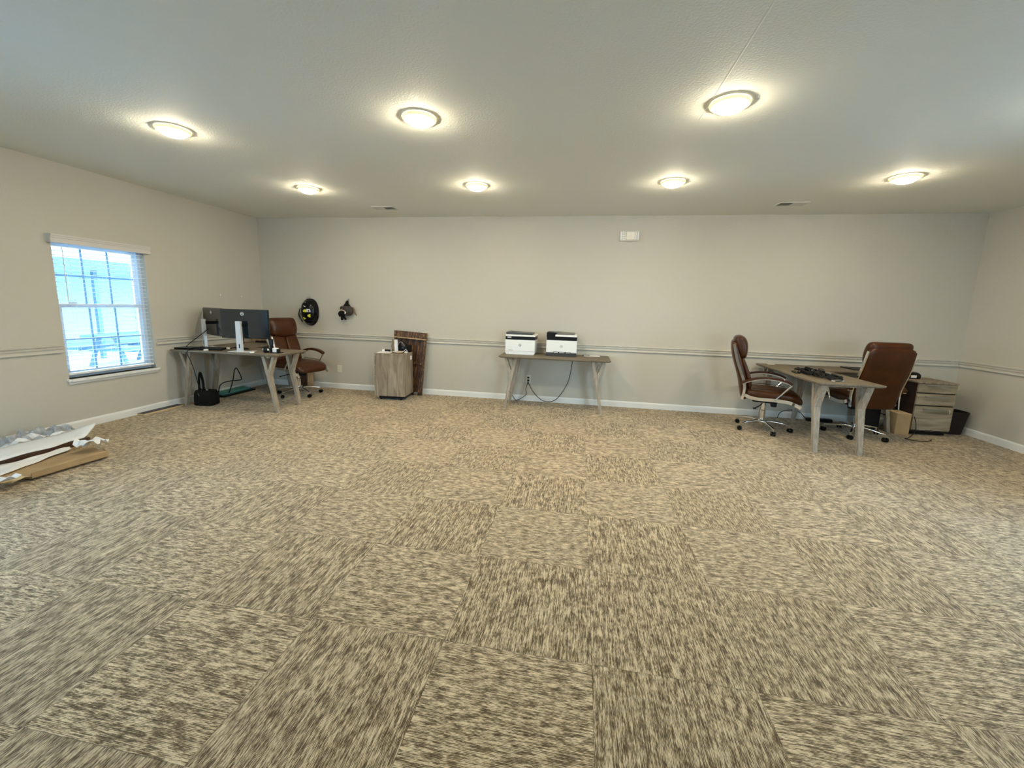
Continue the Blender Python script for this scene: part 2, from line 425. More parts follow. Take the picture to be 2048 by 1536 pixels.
MB().box((XL-.03, (y0+y1)/2, z0-.014), (.15, y1-y0+.0, .028)).box((XL+.017, (y0+y1)/2, z0-.014), (.034, y1-y0+.05, .028), bev=.006).box((XL+.008, (y0+y1)/2, z0-.042), (.015, y1-y0+.02, .03)).build('window_sill', 'white', wn1)

# daylight windows out of the frame (right wall, and the front wall behind the camera)
def plain_window(idx, axis, fixed, a, b, c, d, cols, label):
    w = thing('window_%d' % idx, None, None); struct(w, label)
    def bx(mb, p, q, z0_, z1_, th):
        if axis == 'x': mb.box((fixed, (p+q)/2, (z0_+z1_)/2), (th, q-p, z1_-z0_))
        else: mb.box(((p+q)/2, fixed, (z0_+z1_)/2), (q-p, th, z1_-z0_))
    f = MB(); bx(f, a, a+.05, c, d, .08); bx(f, b-.05, b, c, d, .08); bx(f, a, b, c, c+.05, .078); bx(f, a, b, d-.05, d, .078)
    for k in range(1, cols): x = a+(b-a)*k/cols; bx(f, x-.015, x+.015, c, d, .05)
    bx(f, a, b, (c+d)/2-.02, (c+d)/2+.02, .052)
    f.build('window_frame', 'pvc', w)
    g = MB(); bx(g, a+.02, b-.02, c+.02, d-.02, .004); g.build('pane', 'glass', w)
plain_window(2, 'x', XR+.1, 1.8, 3.3, .55, 2.05, 2, 'white window in the right wall')
for k, (cx, w) in enumerate(FW):
    plain_window(3+k, 'y', YF-.1, cx-w/2, cx+w/2, .6, 2.1, 2, 'white window in the front wall')

plain_window(5, 'x', XL-.1, .5, 1.9, .53, 1.93, 2, 'white window added in the left wall to brighten the ceiling, out of the frame')  # unseen window, added to brighten and blue the left side of the ceiling

# outside, seen through the blinds
struct(MB().box((-30, 3, -.4), (60, 120, .2)).build('ground', 'ground'), 'pale gravel ground outside the left window')
gr = struct(MB().box((30, -3, -.42), (59.8, 110, .2)).build('ground', 'ground'), 'pale ground around the building')
shed = thing('pavilion', 'long pale open sided shelter with metal roof seen outside the window', 'building', (-15.5, 11, -.3))
MB().prism([(-3, 2.35), (3.2, 2.35), (3.2, 2.5), (0, 3.55), (-3, 2.5)], 'y', -9, 9).build('roof', 'roof', shed)
MB().box((3.22, 0, 2.42), (.06, 18.1, .26)).build('fascia', 'fascia', shed)
for yy in (-8.5, -5.2, -1.9, 1.4, 4.7, 8): MB().box((2.9, yy, 1.18), (.09, .09, 2.36)).build('post', 'fascia', shed)
MB().box((-2.8, 0, 1.18), (.1, 17.8, 2.36)).build('rear_wall', 'siding', shed)
def make_bench(loc, label):
    t = thing('picnic_table', label, 'table', loc, .2, 'picnic tables outside')
    MB().box((0, 0, .74), (.75, 1.8, .05)).build('tabletop', 'fascia', t)
    for s_ in (-1, 1):
        MB().box((s_*.6, 0, .45), (.25, 1.8, .04)).build('bench', 'fascia', t)
        MB().box((0, s_*.65, .42), (1.3, .06, .07)).box((-.3, s_*.65, .36), (.07, .055, .8), (0, .35, 0)).box((.3, s_*.65, .36), (.07, .055, .8), (0, -.35, 0)).build('leg_frame', 'fascia', t)
    return t
pt = make_bench((-11, 8.6, -.3), 'blue grey picnic table outside the window, nearer the shelter posts')
dup(pt, (-11.6, 6.1, -.3), -.15, 'blue grey picnic table outside, towards the left side of the window')

# blinds
bl = thing('window_blind', 'white slatted window blind with valance hanging in the left window', 'blind', (XL, 3.805, .53))
hw = (y1-y0)/2
v = MB(); v.prism([(.0, 1.352), (.052, 1.352), (.052, 1.395), (.058, 1.40), (.058, 1.412), (.064, 1.418), (.064, 1.432), (0, 1.432)], 'y', -.475, .475).build('valance', plain('valance_white', (.66, .63, .59), .5), bl)
MB().box((-.035, 0, 1.380), (.05, 2*hw-.02, .036)).build('headrail', 'blind', bl)
s = MB(); zz = 1.325; nsl = 0
while zz > .075:
    s.box((-.035, 0, zz), (.046, 2*hw-.024, .0038), (0, math.radians(-3), 0)); zz -= .0438; nsl += 1
s.build('slats', 'blind', bl)
MB().box((-.035, 0, .045), (.05, 2*hw-.022, .022), bev=.004).build('bottom_rail', 'blind', bl)
for k, yy in enumerate((-.30, 0.02, .32)):
    c = MB()
    c.cyl((-.010, yy, .05), (-.010, yy, 1.33), .0014, n=6); c.cyl((-.060, yy, .05), (-.060, yy, 1.33), .0014, n=6)
    c.build('ladder_cord', 'blind', bl)
c = MB(); c.tube([(.006, .245, 1.33), (.007, .25, 1.0), (.007, .262, .62)], .0022, 6); c.sphere((.007, .262, .61), .008, (1, 1, 1.6), 10); c.build('pull_cord', 'blind', bl)
MB().cyl((.006, -.36, 1.33), (.008, -.365, .75), .004, n=8).build('tilt_wand', 'blind', bl)

# ------------------------------------------------------------------ ceiling
def ceiling_light(x, y, label, first=None):
    if first: return dup(first, (x, y, H), 0, label)
    t = thing('ceiling_light', label, 'ceiling light', (x, y, H), 0, 'round ceiling lights')
    MB().lathe([(.112, -.0005), (.116, -.007), (.115, -.014), (.110, -.019), (.102, -.021), (.092, -.019)], cap=False).build('trim_ring', 'ring', t, smooth=True)
    prof = [(.086, -.012)]+[(.088*math.cos(a), -.017-.039*math.sin(a)) for a in [PI/2*k/8 for k in range(1, 8)]]+[(.004, -.056)]
    MB().lathe(prof, cap=True).build('glass_dome', 'dome', t, smooth=True)
    return t
LX = [-3.143, -1.165, .825, 2.835]
names = {(0, 4.53): 'lit round ceiling light nearest the far left corner', (1, 4.53): 'lit round ceiling light in the far row, above the space between cabinet and printers',
         (2, 4.53): 'lit round ceiling light in the far row, near the emergency unit', (3, 4.53): 'lit round ceiling light nearest the far right corner above the desks',
         (0, 2.925): 'lit round ceiling light, left one of the three nearer row', (1, 2.925): 'lit round ceiling light, middle one of the three in the nearer row',
         (2, 2.925): 'lit round ceiling light beside the ceiling seam, right of the nearer row', (3, 2.925): 'round ceiling light beyond the right edge of the photo'}
L0 = None
for yy in (4.53, 2.925):
    for k, xx in enumerate(LX):
        lab = names.get((k, yy), 'round ceiling light out of the frame behind the camera')
        o = ceiling_light(xx, yy, lab, L0)
        if L0 is None: L0 = o
def vent(loc, w, d, flip, label):
    t = thing('ceiling_vent', label, 'vent', loc, 0, 'ceiling air vents')
    MB().box((0, -d/2, -.004), (w, .02, .008), bev=.002).box((0, d/2, -.004), (w, .02, .008), bev=.002).box((-w/2, 0, -.0042), (.02, d+.02, .0078), bev=.002).box((w/2, 0, -.0042), (.02, d+.02, .0078), bev=.002).box((0, 0, -.004), (.012, d, .007)).build('frame', 'vent', t)
    MB().box((0, 0, -.0015), (w-.01, d-.01, .001)).build('duct_opening', 'ventdark', t)
    for sgn in (-1, 1):
        s = MB(); dark = (sgn == flip)
        for k in range(8):
            x = sgn*(.012+(w/2-.024)*(k+.5)/8)
            s.box((x, 0, -.006), (.006 if dark else .016, d-.02, .0012), (0, sgn*math.radians(70 if dark else 14), 0))
        s.build('louvers', 'vent', t)
vent((-2.68, 5.48, H), .29, .15, 1, 'white ceiling vent above the wooden shutter and small cabinet')
vent((2.32, 5.48, H), .29, .15, -1, 'white ceiling vent above the right hand desks')

# ------------------------------------------------------------------ wall fittings
em = thing('emergency_light', 'white emergency light unit high on the back wall', 'emergency light', (.595, YB, 2.382))
MB().box((0, -.02, 0), (.255, .038, .122), bev=.006).build('housing', 'outlet', em)
MB().box((.01, -.047, .002), (.108, .018, .104), (0, 0, .06), bev=.004).build('cover_plate', 'outlet', em)
lp = MB().box((-.092, -.045, .004), (.062, .012, .100), bev=.002).build('side_panel', 'white', em)
s = MB()
for k in range(4):
    for q in range(2): s.box((-.094+q*.022, -.0515, .036-k*.022), (.017, .001, .008), (0, .2, 0))
s.build('panel_markings', 'grey', lp)
for x in (.082, .112): MB().cyl((x, -.048, -.045), (x, -.048, .052), .012, n=14).build('lamp_tube', 'white', em, smooth=True)

def outlet(x, z, label, plugs):
    t = thing('wall_outlet', label, 'outlet', (x, YB, z))
    p = MB().box((0, -.004, 0), (.072, .007, .117), bev=.002).build('face_plate', 'outlet', t)
    for s_ in (-1, 1):
        r = MB(); r.box((0, -.0085, s_*.021), (.034, .003, .029), bev=.001).build('receptacle', 'outlet', t)
        if not plugs: MB().box((-.007, -.0103, s_*.021+.003), (.0022, .0008, .009)).box((.007, -.0103, s_*.021+.003), (.0022, .0008, .009)).build('slots', 'ventdark', t)
    return t
outlet(-3.782, .325, 'ivory wall outlet right of the leather chair by the left desk', False)
outlet(-.717, .335, 'white wall outlet with two black plugs under the printer table', True)

# helmet on its hook
def torus_pts(c, r, n=12, a0=0, a1=2*PI): return [(c[0]+r*math.cos(a0+(a1-a0)*k/n), c[1], c[2]+r*math.sin(a0+(a1-a0)*k/n)) for k in range(n+1)]
hk = tag(MB().tube([(-4.262, YB-.002, 1.455), (-4.262, YB-.05, 1.45), (-4.262, YB-.085, 1.425), (-4.262, YB-.1, 1.40), (-4.262, YB-.12, 1.405)], .004, 6).box((-4.262, YB-.004, 1.45), (.03, .008, .05), bev=.002).build('wall_hook', 'steel'), 'small metal hook holding the black helmet', 'hook')
he = thing('helmet', 'black helmet with yellow stickers hanging on the back wall', 'helmet', (-4.25, YB, 1.212))
def hel_b(a):
    x, z = math.cos(a), math.sin(a)
    wx = .134*(1 if z > -.1 else 1-.22*((-z-.1)/.9)**1.3)
    return wx*math.copysign(abs(x)**.74, x), .200*math.copysign(abs(z)**.84, z)
def hel_p(a, rho, lift=0):
    x, z = hel_b(a); return Vector((x*rho, -.012-lift-.125*max(0, 1-rho**2.8)**.55, z*rho))
def hel_xz(x, z, lift):
    best = min((abs(math.atan2(hel_b(2*PI*k/720)[1], hel_b(2*PI*k/720)[0])-math.atan2(z, x)), k) for k in range(-360, 360))
    a = 2*PI*best[1]/720; b_ = hel_b(a); return hel_p(a, math.hypot(x, z)/math.hypot(*b_), lift)
rh = [1, .995, .98, .95, .90, .83, .74, .63, .5, .36, .2, .05]
MB().rings([[hel_p(2*PI*k/48, q) for k in range(48)] for q in rh]).build('shell', 'gloss', he, smooth=True)
for z_ in (.06, -.01, -.13): MB().tube([hel_xz(x, z_+.4*x*x, -.001) for x in (-.115, -.08, -.04, .0, .04, .08, .115)], (.004), 6).build('ridge', 'black', he, smooth=True)
MB().tube([hel_p(2*PI*k/40, 1.02)+Vector((0, .004, 0)) for k in range(41)], .009, 8, smooth=False).build('rim', 'black', he, smooth=True)
def sticker(pts, m, nm='sticker'):
    MB().rings([[hel_xz(x, z, lf) for x, z in pts] for lf in (.0005, .004)]).build(nm, m, he)
sticker([(-.045, .022), (-.022, .040), (-.002, .048), (.016, .030), (.018, .000), (-.036, .0)], 'yellow')
sticker([(.018, .052), (.070, .050), (.080, .004), (.022, .004)], 'label', 'label_patch')
sticker([(.028, -.055), (.044, -.036), (.074, -.026), (.070, -.078), (.052, -.078)], 'yellow')
sticker([(-.058, -.080), (-.032, -.078), (.004, -.098), (-.038, -.120), (-.046, -.108)], 'yellow')
sticker([(-.072, .150), (-.014, .150), (-.014, .158), (-.066, .158)], 'label', 'label_patch')
sticker([(-.044, .098), (-.026, .100), (.006, .082), (-.014, .084)], 'label', 'label_patch')
MB().tube([(-.150, -.05, .06), (-.165, -.07, -.04), (-.140, -.07, -.10), (-.110, -.075, -.135), (-.12, -.06, -.155)], .008, 8).tube([(-.155, -.05, -.02), (-.13, -.09, -.08), (-.112, -.075, -.135)], .006, 8).build('chin_strap', 'black', he, smooth=True)
MB().box((-.122, -.085, -.095), (.024, .01, .045), (0, .2, 0), bev=.004).build('strap_buckle', 'grey', he)
MB().box((.158, -.06, -.03), (.02, .04, .05), bev=.008).build('side_clip', 'black', he)

# gloves on the wall
hk2 = tag(MB().tube([(-3.588, YB-.002, 1.425), (-3.588, YB-.045, 1.42), (-3.588, YB-.06, 1.40), (-3.588, YB-.068, 1.41)], .004, 6).box((-3.588, YB-.004, 1.42), (.025, .008, .04), bev=.002).build('wall_hook', 'steel'), 'small metal hook holding the dark gloves', 'hook')
gl = thing('work_gloves', 'bundle of black and grey work gloves hanging beside the helmet', 'gloves', (-3.59, YB, 1.26))
def blob(name, m, pts, parent, sq=3.0):
    r = []
    for (x, y, z, a, b) in pts: r.append(se_ring((x, y, z), (1, 0, 0), (0, 1, 0), a, b, 16, sq))
    return MB().rings(r).build(name, m, parent, smooth=True, subsurf=1)
blob('cuff', 'cloth', [(.0, -.045, .152, .010, .010), (.004, -.05, .14, .022, .016), (.0, -.05, .11, .022, .02), (-.005, -.05, .09, .035, .03), (.0, -.05, .06, .08, .035)], gl)
blob('glove_palm', 'glove', [(-.01, -.055, .075, .075, .03), (.005, -.06, .03, .10, .04), (.015, -.06, -.02, .095, .045), (.02, -.055, -.06, .07, .035), (.01, -.05, -.085, .03, .02)], gl)
MB().box((-.045, -.100, -.005), (.07, .01, .022), (0, .35, 0), bev=.004).build('pink_highlight', 'pink', gl)  # pink part of a highlight painted on the gloves
MB().box((-.002, -.106, -.038), (.018, .008, .04), (0, .35, 0), bev=.003).build('white_highlight', 'paper', gl)  # white part of the same painted highlight
blob('glove_hand', 'cloth', [(-.055, -.09, .0, .02, .012), (-.06, -.10, -.02, .05, .025), (-.068, -.10, -.06, .062, .03), (-.06, -.095, -.09, .056, .028)], gl)
for x, dx, z, rr in ((-.090, -.012, -.075, .016), (-.062, -.004, -.125, .018), (-.022, .01, -.12, .018)):
    MB().tube([(x-dx, -.095, z+.05), (x, -.098, z+.01), (x+dx, -.09, z-.012)], rr, 10).sphere((x+dx, -.09, z-.012), rr, n=12).build('glove_finger', 'cloth', gl, smooth=True)
MB().tube([(.09, -.05, .05), (.115, -.05, .02), (.12, -.045, -.03), (.145, -.03, -.075)], (.010, .005), 8).build('strap', 'tan', gl, smooth=True)
MB().tube([(-.095, -.05, .06), (-.112, -.05, .03), (-.10, -.055, .0)], .008, 8).build('strap', 'cloth', gl, smooth=True)

# ------------------------------------------------------------------ Y leg desks
def make_desk(name, label, loc, rz, L, Dp, m, h=.735, ends=(-1, 1), group='y leg desks'):
    """origin at the centre of the footprint, long side along local x"""
    t = thing(name, label, 'desk', loc, rz, group)
    top = MB(); c = .018; th = .026
    a, b = L/2, Dp/2
    def ring(ix, z): 
        a_, b_ = a-ix, b-ix; q = .02
        return [Vector(p) for p in ((a_-q, -b_, z), (a_, -b_+q, z), (a_, b_-q, z), (a_-q, b_, z), (-a_+q, b_, z), (-a_, b_-q, z), (-a_, -b_+q, z), (-a_+q, -b_, z))]
    top.rings([ring(.016, h-th), ring(.001, h-th+.010), ring(0, h-.003), ring(.003, h)])
    top.build('tabletop', m, t)
    zt = h-th
    ix, iy = .085, .10
    MB().box((-(a-.15), 0, zt-.012), (.05, Dp-.12, .024)).box((a-.15, 0, zt-.012), (.05, Dp-.12, .024)).box((0, 0, zt-.014), (L-.36, .05, .026)).build('under_frame', 'leg', t)
    for sx_ in ends:
        for sy_ in (-1, 1):
            x0, yy = sx_*(a-ix), sy_*(b-iy)
            inn = -sx_
            def P(x, z): return (x0+inn*x, z)
            zj = .50
            # lower tapered plank + inner arm, then the outer arm of the Y
            mb = MB()
            q1 = [P(-.016, 0), P(.018, 0), P(.118, zj), P(.160, zt), P(.124, zt), P(.078, zj+.03)]
            q2 = [P(.060, zj-.03), P(.098, zj+.005), P(.080, zj+.03), P(.018, zt), P(-.018, zt), P(.055, zj+.0)]
            for q, w in ((q1, 1.0), (q2, .94)):
                rings = []
                for s_ in (-1, 1):
                    rings.append([Vector((p[0], yy+s_*w*(.021+.013*min(1, p[1]/zj)), p[1])) for p in q])
                mb.rings(rings)
            mb.build('leg', 'leg', t)
    return t
# printer table
make_desk('printer_table', 'long brown wood table with y legs carrying both printers', (-.32, 5.726, 0), 0, 1.48, .60, 'desk')
make_desk('desk', 'greyish wood desk with y legs carrying the two monitors', (-4.335, 4.700, 0), 0, 1.50, .61, 'desk')
make_desk('desk', 'wood side desk along the left wall behind the monitors', (-4.79, 5.53, 0), PI/2, 1.0, .60, 'desk', ends=(1,))
make_desk('desk', 'pale wood desk with y legs and a heap of black cables on it', (2.66, 5.252, 0), PI/2, 1.52, .61, 'desk')
make_desk('desk', 'wood side desk along the back wall behind the turned away chair', (3.43, 5.78, 0), 0, .89, .50, 'desk', ends=(1,))

# ------------------------------------------------------------------ office chairs
def make_chair(label, loc, rz, star):
    t = thing('office_chair', label, 'chair', loc, rz, 'brown leather office chairs')
    MB().lathe([(.034, .045), (.040, .055), (.042, .115), (.034, .125)]).build('hub', 'chrome', t, smooth=True)
    MB().lathe([(.026, .12), (.027, .24), (.021, .245), (.020, .34)]).build('gas_lift', 'chrome', t, smooth=True)
    for k in range(5):
        a = star+2*PI*k/5-rz; ca, sa = math.cos(a), math.sin(a)
        rings = []
        for d, z, w, hh in ((.03, .098, .024, .018), (.10, .110, .022, .017), (.20, .100, .017, .012), (.285, .084, .012, .009), (.30, .080, .009, .007)):
            rings.append(se_ring((d*ca, d*sa, z), (-sa, ca, 0), (0, 0, 1), w, hh, 12, 3))
        lg = MB().rings(rings).cyl((.292*ca, .292*sa, .05), (.292*ca, .292*sa, .088), .009, n=12).build('leg', 'chrome', t, smooth=True)
        cx, cy = .30*ca, .30*sa; b = a+.7*(1 if k % 2 else -1); bx, by = -math.sin(b), math.cos(b)
        cs = MB()
        for s_ in (-1, 1): cs.cyl((cx+bx*s_*.006, cy+by*s_*.006, .027), (cx+bx*s_*.024, cy+by*s_*.024, .027), .027, .024, n=18)
        cs.box((cx, cy, .036), (.012, .026, .03), (0, 0, b), bev=.003)
        cs.build('caster', 'gloss', lg, smooth=True)
    MB().box((.0, 0, .365), (.26, .18, .045), bev=.012).box((.10, 0, .325), (.06, .09, .06), bev=.01).build('tilt_mechanism', 'black', t)
    MB().tube([(-.02, -.05, .33), (-.05, -.13, .315), (-.10, -.20, .295)], .006, 8).sphere((-.11, -.21, .29), .012, (1.6, 1, .8), 10).build('lever', 'black', t, smooth=True)
    # seat
    secs = [(-.215, .475, .225, .035), (-.205, .470, .24, .055), (-.12, .462, .252, .062), (.02, .462, .256, .062), (.16, .462, .256, .060), (.26, .452, .25, .056), (.33, .425, .235, .050), (.365, .395, .215, .030)]
    MB().rings([se_ring((x, 0, z), (0, 1, 0), (0, 0, 1), w, hh, 28, 3.6) for x, z, w, hh in secs]).build('seat', 'leather', t, smooth=True, subsurf=1)
    for s_ in (-1, 1): MB().tube([(-.15, s_*.22, .527), (.05, s_*.225, .526), (.22, s_*.22, .517)], .004, 6).build('seat_piping', 'leather', t, smooth=True)
    for s_ in (-1, 1):
        MB().tube([(-.225, s_*.256, .445), (-.17, s_*.262, .425), (-.08, s_*.264, .413), (.07, s_*.264, .417), (.20, s_*.264, .410), (.27, s_*.258, .388), (.335, s_*.245, .355)], (.019, .007), 4, flat=(0, 0, 1)).build('seat_rail', 'chrome', t, smooth=True)
    # backrest: path in x,z with thickness direction roughly along x
    P = [(-.220, .372, .225, .018), (-.226, .39, .235, .036), (-.236, .48, .245, .048), (-.254, .60, .25, .050), (-.292, .72, .25, .050), (-.336, .84, .25, .050), (-.370, .95, .25, .046), (-.388, 1.03, .248, .038), (-.396, 1.075, .24, .020)]
    rings = []
    for i, (x, z, w, th) in enumerate(P):
        p, q = P[max(i-1, 0)], P[min(i+1, len(P)-1)]; d = Vector((q[0]-p[0], 0, q[1]-p[1])).normalized(); nrm = Vector((d.z, 0, -d.x))
        rings.append(se_ring((x, 0, z), (0, 1, 0), nrm, w*.89, th, 28, 4))
    MB().rings(rings).build('backrest', 'leather', t, smooth=True, subsurf=1)
    # headrest pillow wrapping over the top, crescent lower edge
    P = [(-.275, .890, .205, .018), (-.280, .910, .228, .040), (-.296, .96, .238, .066), (-.316, 1.03, .240, .078), (-.338, 1.085, .238, .072), (-.352, 1.115, .228, .050), (-.358, 1.128, .21, .020)]
    rings = []
    for i, (x, z, w, th) in enumerate(P):
        r = se_ring((x, 0, z), (0, 1, 0), Vector((1, 0, .25)).normalized(), w*.89, th, 28, 3.2)
        k = max(0, (1.0-z)/.1)
        rings.append([v-Vector((0, 0, .05*k*(1-(v.y/.24)**2))) for v in r])
    MB().rings(rings).build('headrest', 'leather', t, smooth=True, subsurf=1)
    for s_ in (-1, 1):   # two padded panels divided by a centre seam
        P = [(-.185, .50, .09, .010), (-.178, .53, .105, .022), (-.192, .62, .112, .026), (-.228, .72, .112, .024), (-.268, .82, .105, .022), (-.292, .88, .09, .012)]
        MB().rings([se_ring((x, s_*.103, z), (0, 1, 0), (1, 0, .25), w*.89, th, 20, 3.4) for x, z, w, th in P]).build('back_cushion', 'leather', t, smooth=True, subsurf=1)
    for s_ in (-1, 1):
        MB().tube([(-.392, s_*.226, 1.03), (-.37, s_*.231, .94), (-.335, s_*.233, .82), (-.288, s_*.235, .70), (-.250, s_*.236, .60), (-.236, s_*.238, .50), (-.250, s_*.238, .385)], (.014, .006), 4, flat=(1, 0, 0)).build('back_rail', 'chrome', t, smooth=True)
        arm = [(-.262, .578), (-.215, .606), (-.13, .640), (-.03, .655), (.09, .648), (.18, .625), (.222, .602)]
        ar = MB().tube([(x, s_*.268, z+.014) for x, z in arm], (.011, .026), 10, flat=(0, 0, 1)).build('armrest', 'leather', t, smooth=True)
        MB().tube([(x, s_*.268, z-.004) for x, z in arm], (.0055, .017), 4, flat=(0, 0, 1)).tube([(.222, s_*.268, .604), (.15, s_*.268, .51), (.075, s_*.264, .415)], (.010, .012), 8).build('arm_frame', 'chrome', ar, smooth=True)
    return t
make_chair('brown leather office chair with chrome arms at the left desk', (-4.09, 5.47, 0), math.radians(-18), math.radians(-99))
make_chair('brown leather office chair seen from the side, left of the cable desk', (2.245, 5.356, 0), math.radians(-17), math.radians(-87))
make_chair('brown leather office chair with its back turned, beside the drawer cabinet', (3.29, 5.40, 0), math.radians(90), math.radians(-55))

# ------------------------------------------------------------------ printers
def logo_ring(parent, x, z, r, y, m, txt):
    g = MB()
    n = 28
    g.rings([[Vector((x+q*math.cos(2*PI*k/n), yy, z+q*math.sin(2*PI*k/n))) for k in range(n)] for q, yy in ((r, y), (r, y-.0012), (r*.84, y-.0012), (r*.84, y))], cap=False)
    o = g.build('logo', m, parent)
    text_on('logo_letters', txt, r*1.45, m, o, (x, y-.001, z+r*.05), (PI/2, 0, 0), .0004, shear=.3)
p1 = thing('printer', 'left printer, white with rounded base and thin black lid', 'printer', (-.808, 5.68, .735), 0, 'printers')
prof = [(-.19, 0), (.19, 0), (.205, .02), (.208, .205), (-.208, .205), (-.205, .02)]
MB().prism(prof, 'y', 0, .34).build('body', 'ptr', p1)
MB().box((0, -.002, .115), (.404, .006, .168), bev=.002).build('front_panel', 'ptr', p1)
MB().box((0, -.002, .015), (.36, .004, .024), bev=.001).build('paper_tray', 'ptr', p1)
MB().box((-.165, -.005, .018), (.008, .002, .008)).build('tray_mark', 'grey', p1)
MB().box((.0, -.0045, .048), (.39, .002, .0025)).box((-.13, -.006, .060), (.06, .001, .004)).build('panel_line', 'ptrtray', p1)
MB().box((0, .162, .228), (.410, .33, .046), bev=.004).build('scanner_body', 'black', p1)
MB().box((-.150, -.006, .236), (.055, .008, .018), (.3, 0, 0), bev=.003).build('control_panel', 'silver', p1)
MB().box((0.003, .160, .263), (.412, .332, .024), bev=.005).build('lid', 'ptr', p1)
MB().prism([(-.200, .276), (.165, .276), (.165, .300), (-.02, .302), (-.18, .312), (-.200, .306)], 'y', .01, .30).build('document_feeder', 'ptrgrey', p1)
logo_ring(p1, -.0, .132, .019, -.005, 'ptrgrey', 'hp')
p2 = thing('printer', 'right printer, white front on dark grey base with black feeder', 'printer', (-.238, 5.69, .735), 0, 'printers')
MB().box((0, .165, .025), (.414, .33, .050), bev=.004).build('paper_tray', 'ptrgrey', p2)
MB().box((0, .165, .135), (.416, .33, .170), bev=.004).build('body', 'ptr', p2)
MB().box((0, -.002, .137), (.405, .006, .155), bev=.002).build('front_panel', 'ptr', p2)
sl = MB().box((.01, -.006, .056), (.235, .004, .016)).build('output_slot', 'black', p2)
for x, w in ((-.07, .06), (.01, .07), (.09, .055)): MB().box((x, -.009, .054), (w, .003, .008)).build('tray_tab', 'ptr', sl)
MB().box((0.002, .162, .244), (.408, .33, .050), bev=.004).build('scanner_body', 'black', p2)
MB().box((.055, .15, .283), (.300, .31, .026), bev=.004).build('lid', 'ptr', p2)
MB().prism([(-.205, .262), (-.09, .262), (-.085, .30), (-.06, .322), (-.20, .326), (-.205, .32)], 'y', -.006, .26).build('document_feeder', 'black', p2)
MB().prism([(-.09, .298), (.17, .298), (.17, .318), (.03, .320), (-.06, .330), (-.09, .322)], 'y', .02, .27).build('feeder_tray', 'ptrtray', p2)
logo_ring(p2, 0, .138, .019, -.005, 'grey', 'hp')
tag(MB().box((.185, 5.93, .7362), (.22, .12, .0024), (0, 0, .08)).build('paper_sheet', 'paper'), 'white paper lying on the printer table right of the printers', 'paper')
tag(MB().box((.11, 5.975, .7368), (.10, .07, .0036), (0, 0, -.1)).build('notebook', 'black'), 'thin black pad beside the paper on the printer table', 'notebook')
# power cords of the two printers, below the printer table
def cord(label, pts, r_, pz):
    o = thing('printer_cord', label, 'cord', (-.717, YB, .3))
    MB().tube(pts, r_, 8).build('cable', 'cable', o, smooth=True)
    MB().box((0, -.022, pz-.3), (.03, .026, .024), bev=.005).build('plug', 'black', o)
cord('black cord sagging from the outlet and up to the right printer', [(0, -.035, .015), (.01, -.04, -.03), (.075, -.05, -.135), (.16, -.06, -.225), (.25, -.065, -.275), (.34, -.07, -.277), (.43, -.06, -.235), (.53, -.055, -.095), (.595, -.05, .06), (.625, -.045, .24), (.64, -.04, .425)], .0048, .356)
cord('black cord curling from the outlet behind the left table leg', [(0, -.035, .008), (-.01, -.045, -.04), (-.03, -.04, -.12), (-.02, -.04, -.19), (-.08, -.05, -.25), (-.14, -.055, -.282), (-.18, -.06, -.284), (-.24, -.06, -.20), (-.29, -.05, -.12), (-.24, -.04, .02), (-.21, -.03, .09), (-.25, -.03, .12)], .0045, .314)

# ------------------------------------------------------------------ monitors and desk clutter (left)
ZD = .735
def monitor(label, sx_, sy_, pc, prz, w=.62, hh=.365, zc=1.08):
    t = thing('monitor', label, 'monitor', (sx_, sy_, ZD), prz, 'computer monitors')
    # local: x along the panel, -y towards the camera (panel back)
    off = Vector((pc[0]-sx_, pc[1]-sy_, 0)); off.rotate(Euler((0, 0, -prz)))
    MB().box((.0, .03, .004), (.27, .17, .008), bev=.003).build('base', 'silver', t)
    MB().prism([(-.033, .008), (.033, .008), (.031, .38), (-.031, .38)], 'y', -.028, .004).build('stand', 'silver', t)
    MB().box((.004, -.0285, .075), (.014, .002, .05), bev=.001).build('cable_hole', 'black', t)
    MB().box((off.x, off.y, zc-ZD), (w, .010, hh), bev=.003).box((off.x, off.y-.010, zc-ZD), (w-.02, .014, hh-.02), bev=.004).build('panel', 'monback', t)
    MB().box((off.x, off.y+.0058, zc-ZD+.004), (w-.012, .0012, hh-.024)).build('screen', 'gloss', t)
    MB().box((off.x*.5, off.y*.5, .335), (.04, max(.03, off.y), .04)).build('mount_arm', 'black', t)
    lx, lz = off.x-.02, zc-ZD+.125
    n = 28; yb = off.y-.0172; g = MB()
    g.rings([[Vector((lx+q*math.cos(2*PI*k/n), yy, lz+q*math.sin(2*PI*k/n))) for k in range(n)] for q, yy in ((.0215, yb), (.0215, yb-.001), (.0180, yb-.001), (.0180, yb))], cap=False)
    lo = g.build('logo', 'paper', t)
    text_on('logo_letters', 'DELL', .0135, 'paper', lo, (lx, yb-.0006, lz), (PI/2, 0, 0), .0004, bold=.0006)
    tx = text_on('model_lettering', 'DELL', .010, 'grey', t, (off.x-.13, yb, zc-ZD-.145), (PI/2, 0, 0), .0003)
    return t
monitor('right hand monitor, its dark back and logo facing the room', -4.165, 4.525, (-4.150, 4.605), math.radians(8))
monitor('left hand monitor, angled dark back partly hidden by the other', -4.875, 4.735, (-4.80, 4.80), math.radians(-26))
kb = thing('keyboard', 'slim black keyboard at the front of the monitor desk', 'keyboard', (-4.635, 4.56, ZD+.005), .1)
MB().box((0, 0, .012), (.34, .11, .022), (.08, 0, 0), bev=.004).build('case', 'black', kb)
s = MB()
for r_ in range(5):
    for q in range(15): s.box((-.154+q*.022, -.042+r_*.0205, .0245+(r_-2)*.0017), (.018, .017, .004))
s.build('keys', 'gloss', kb)
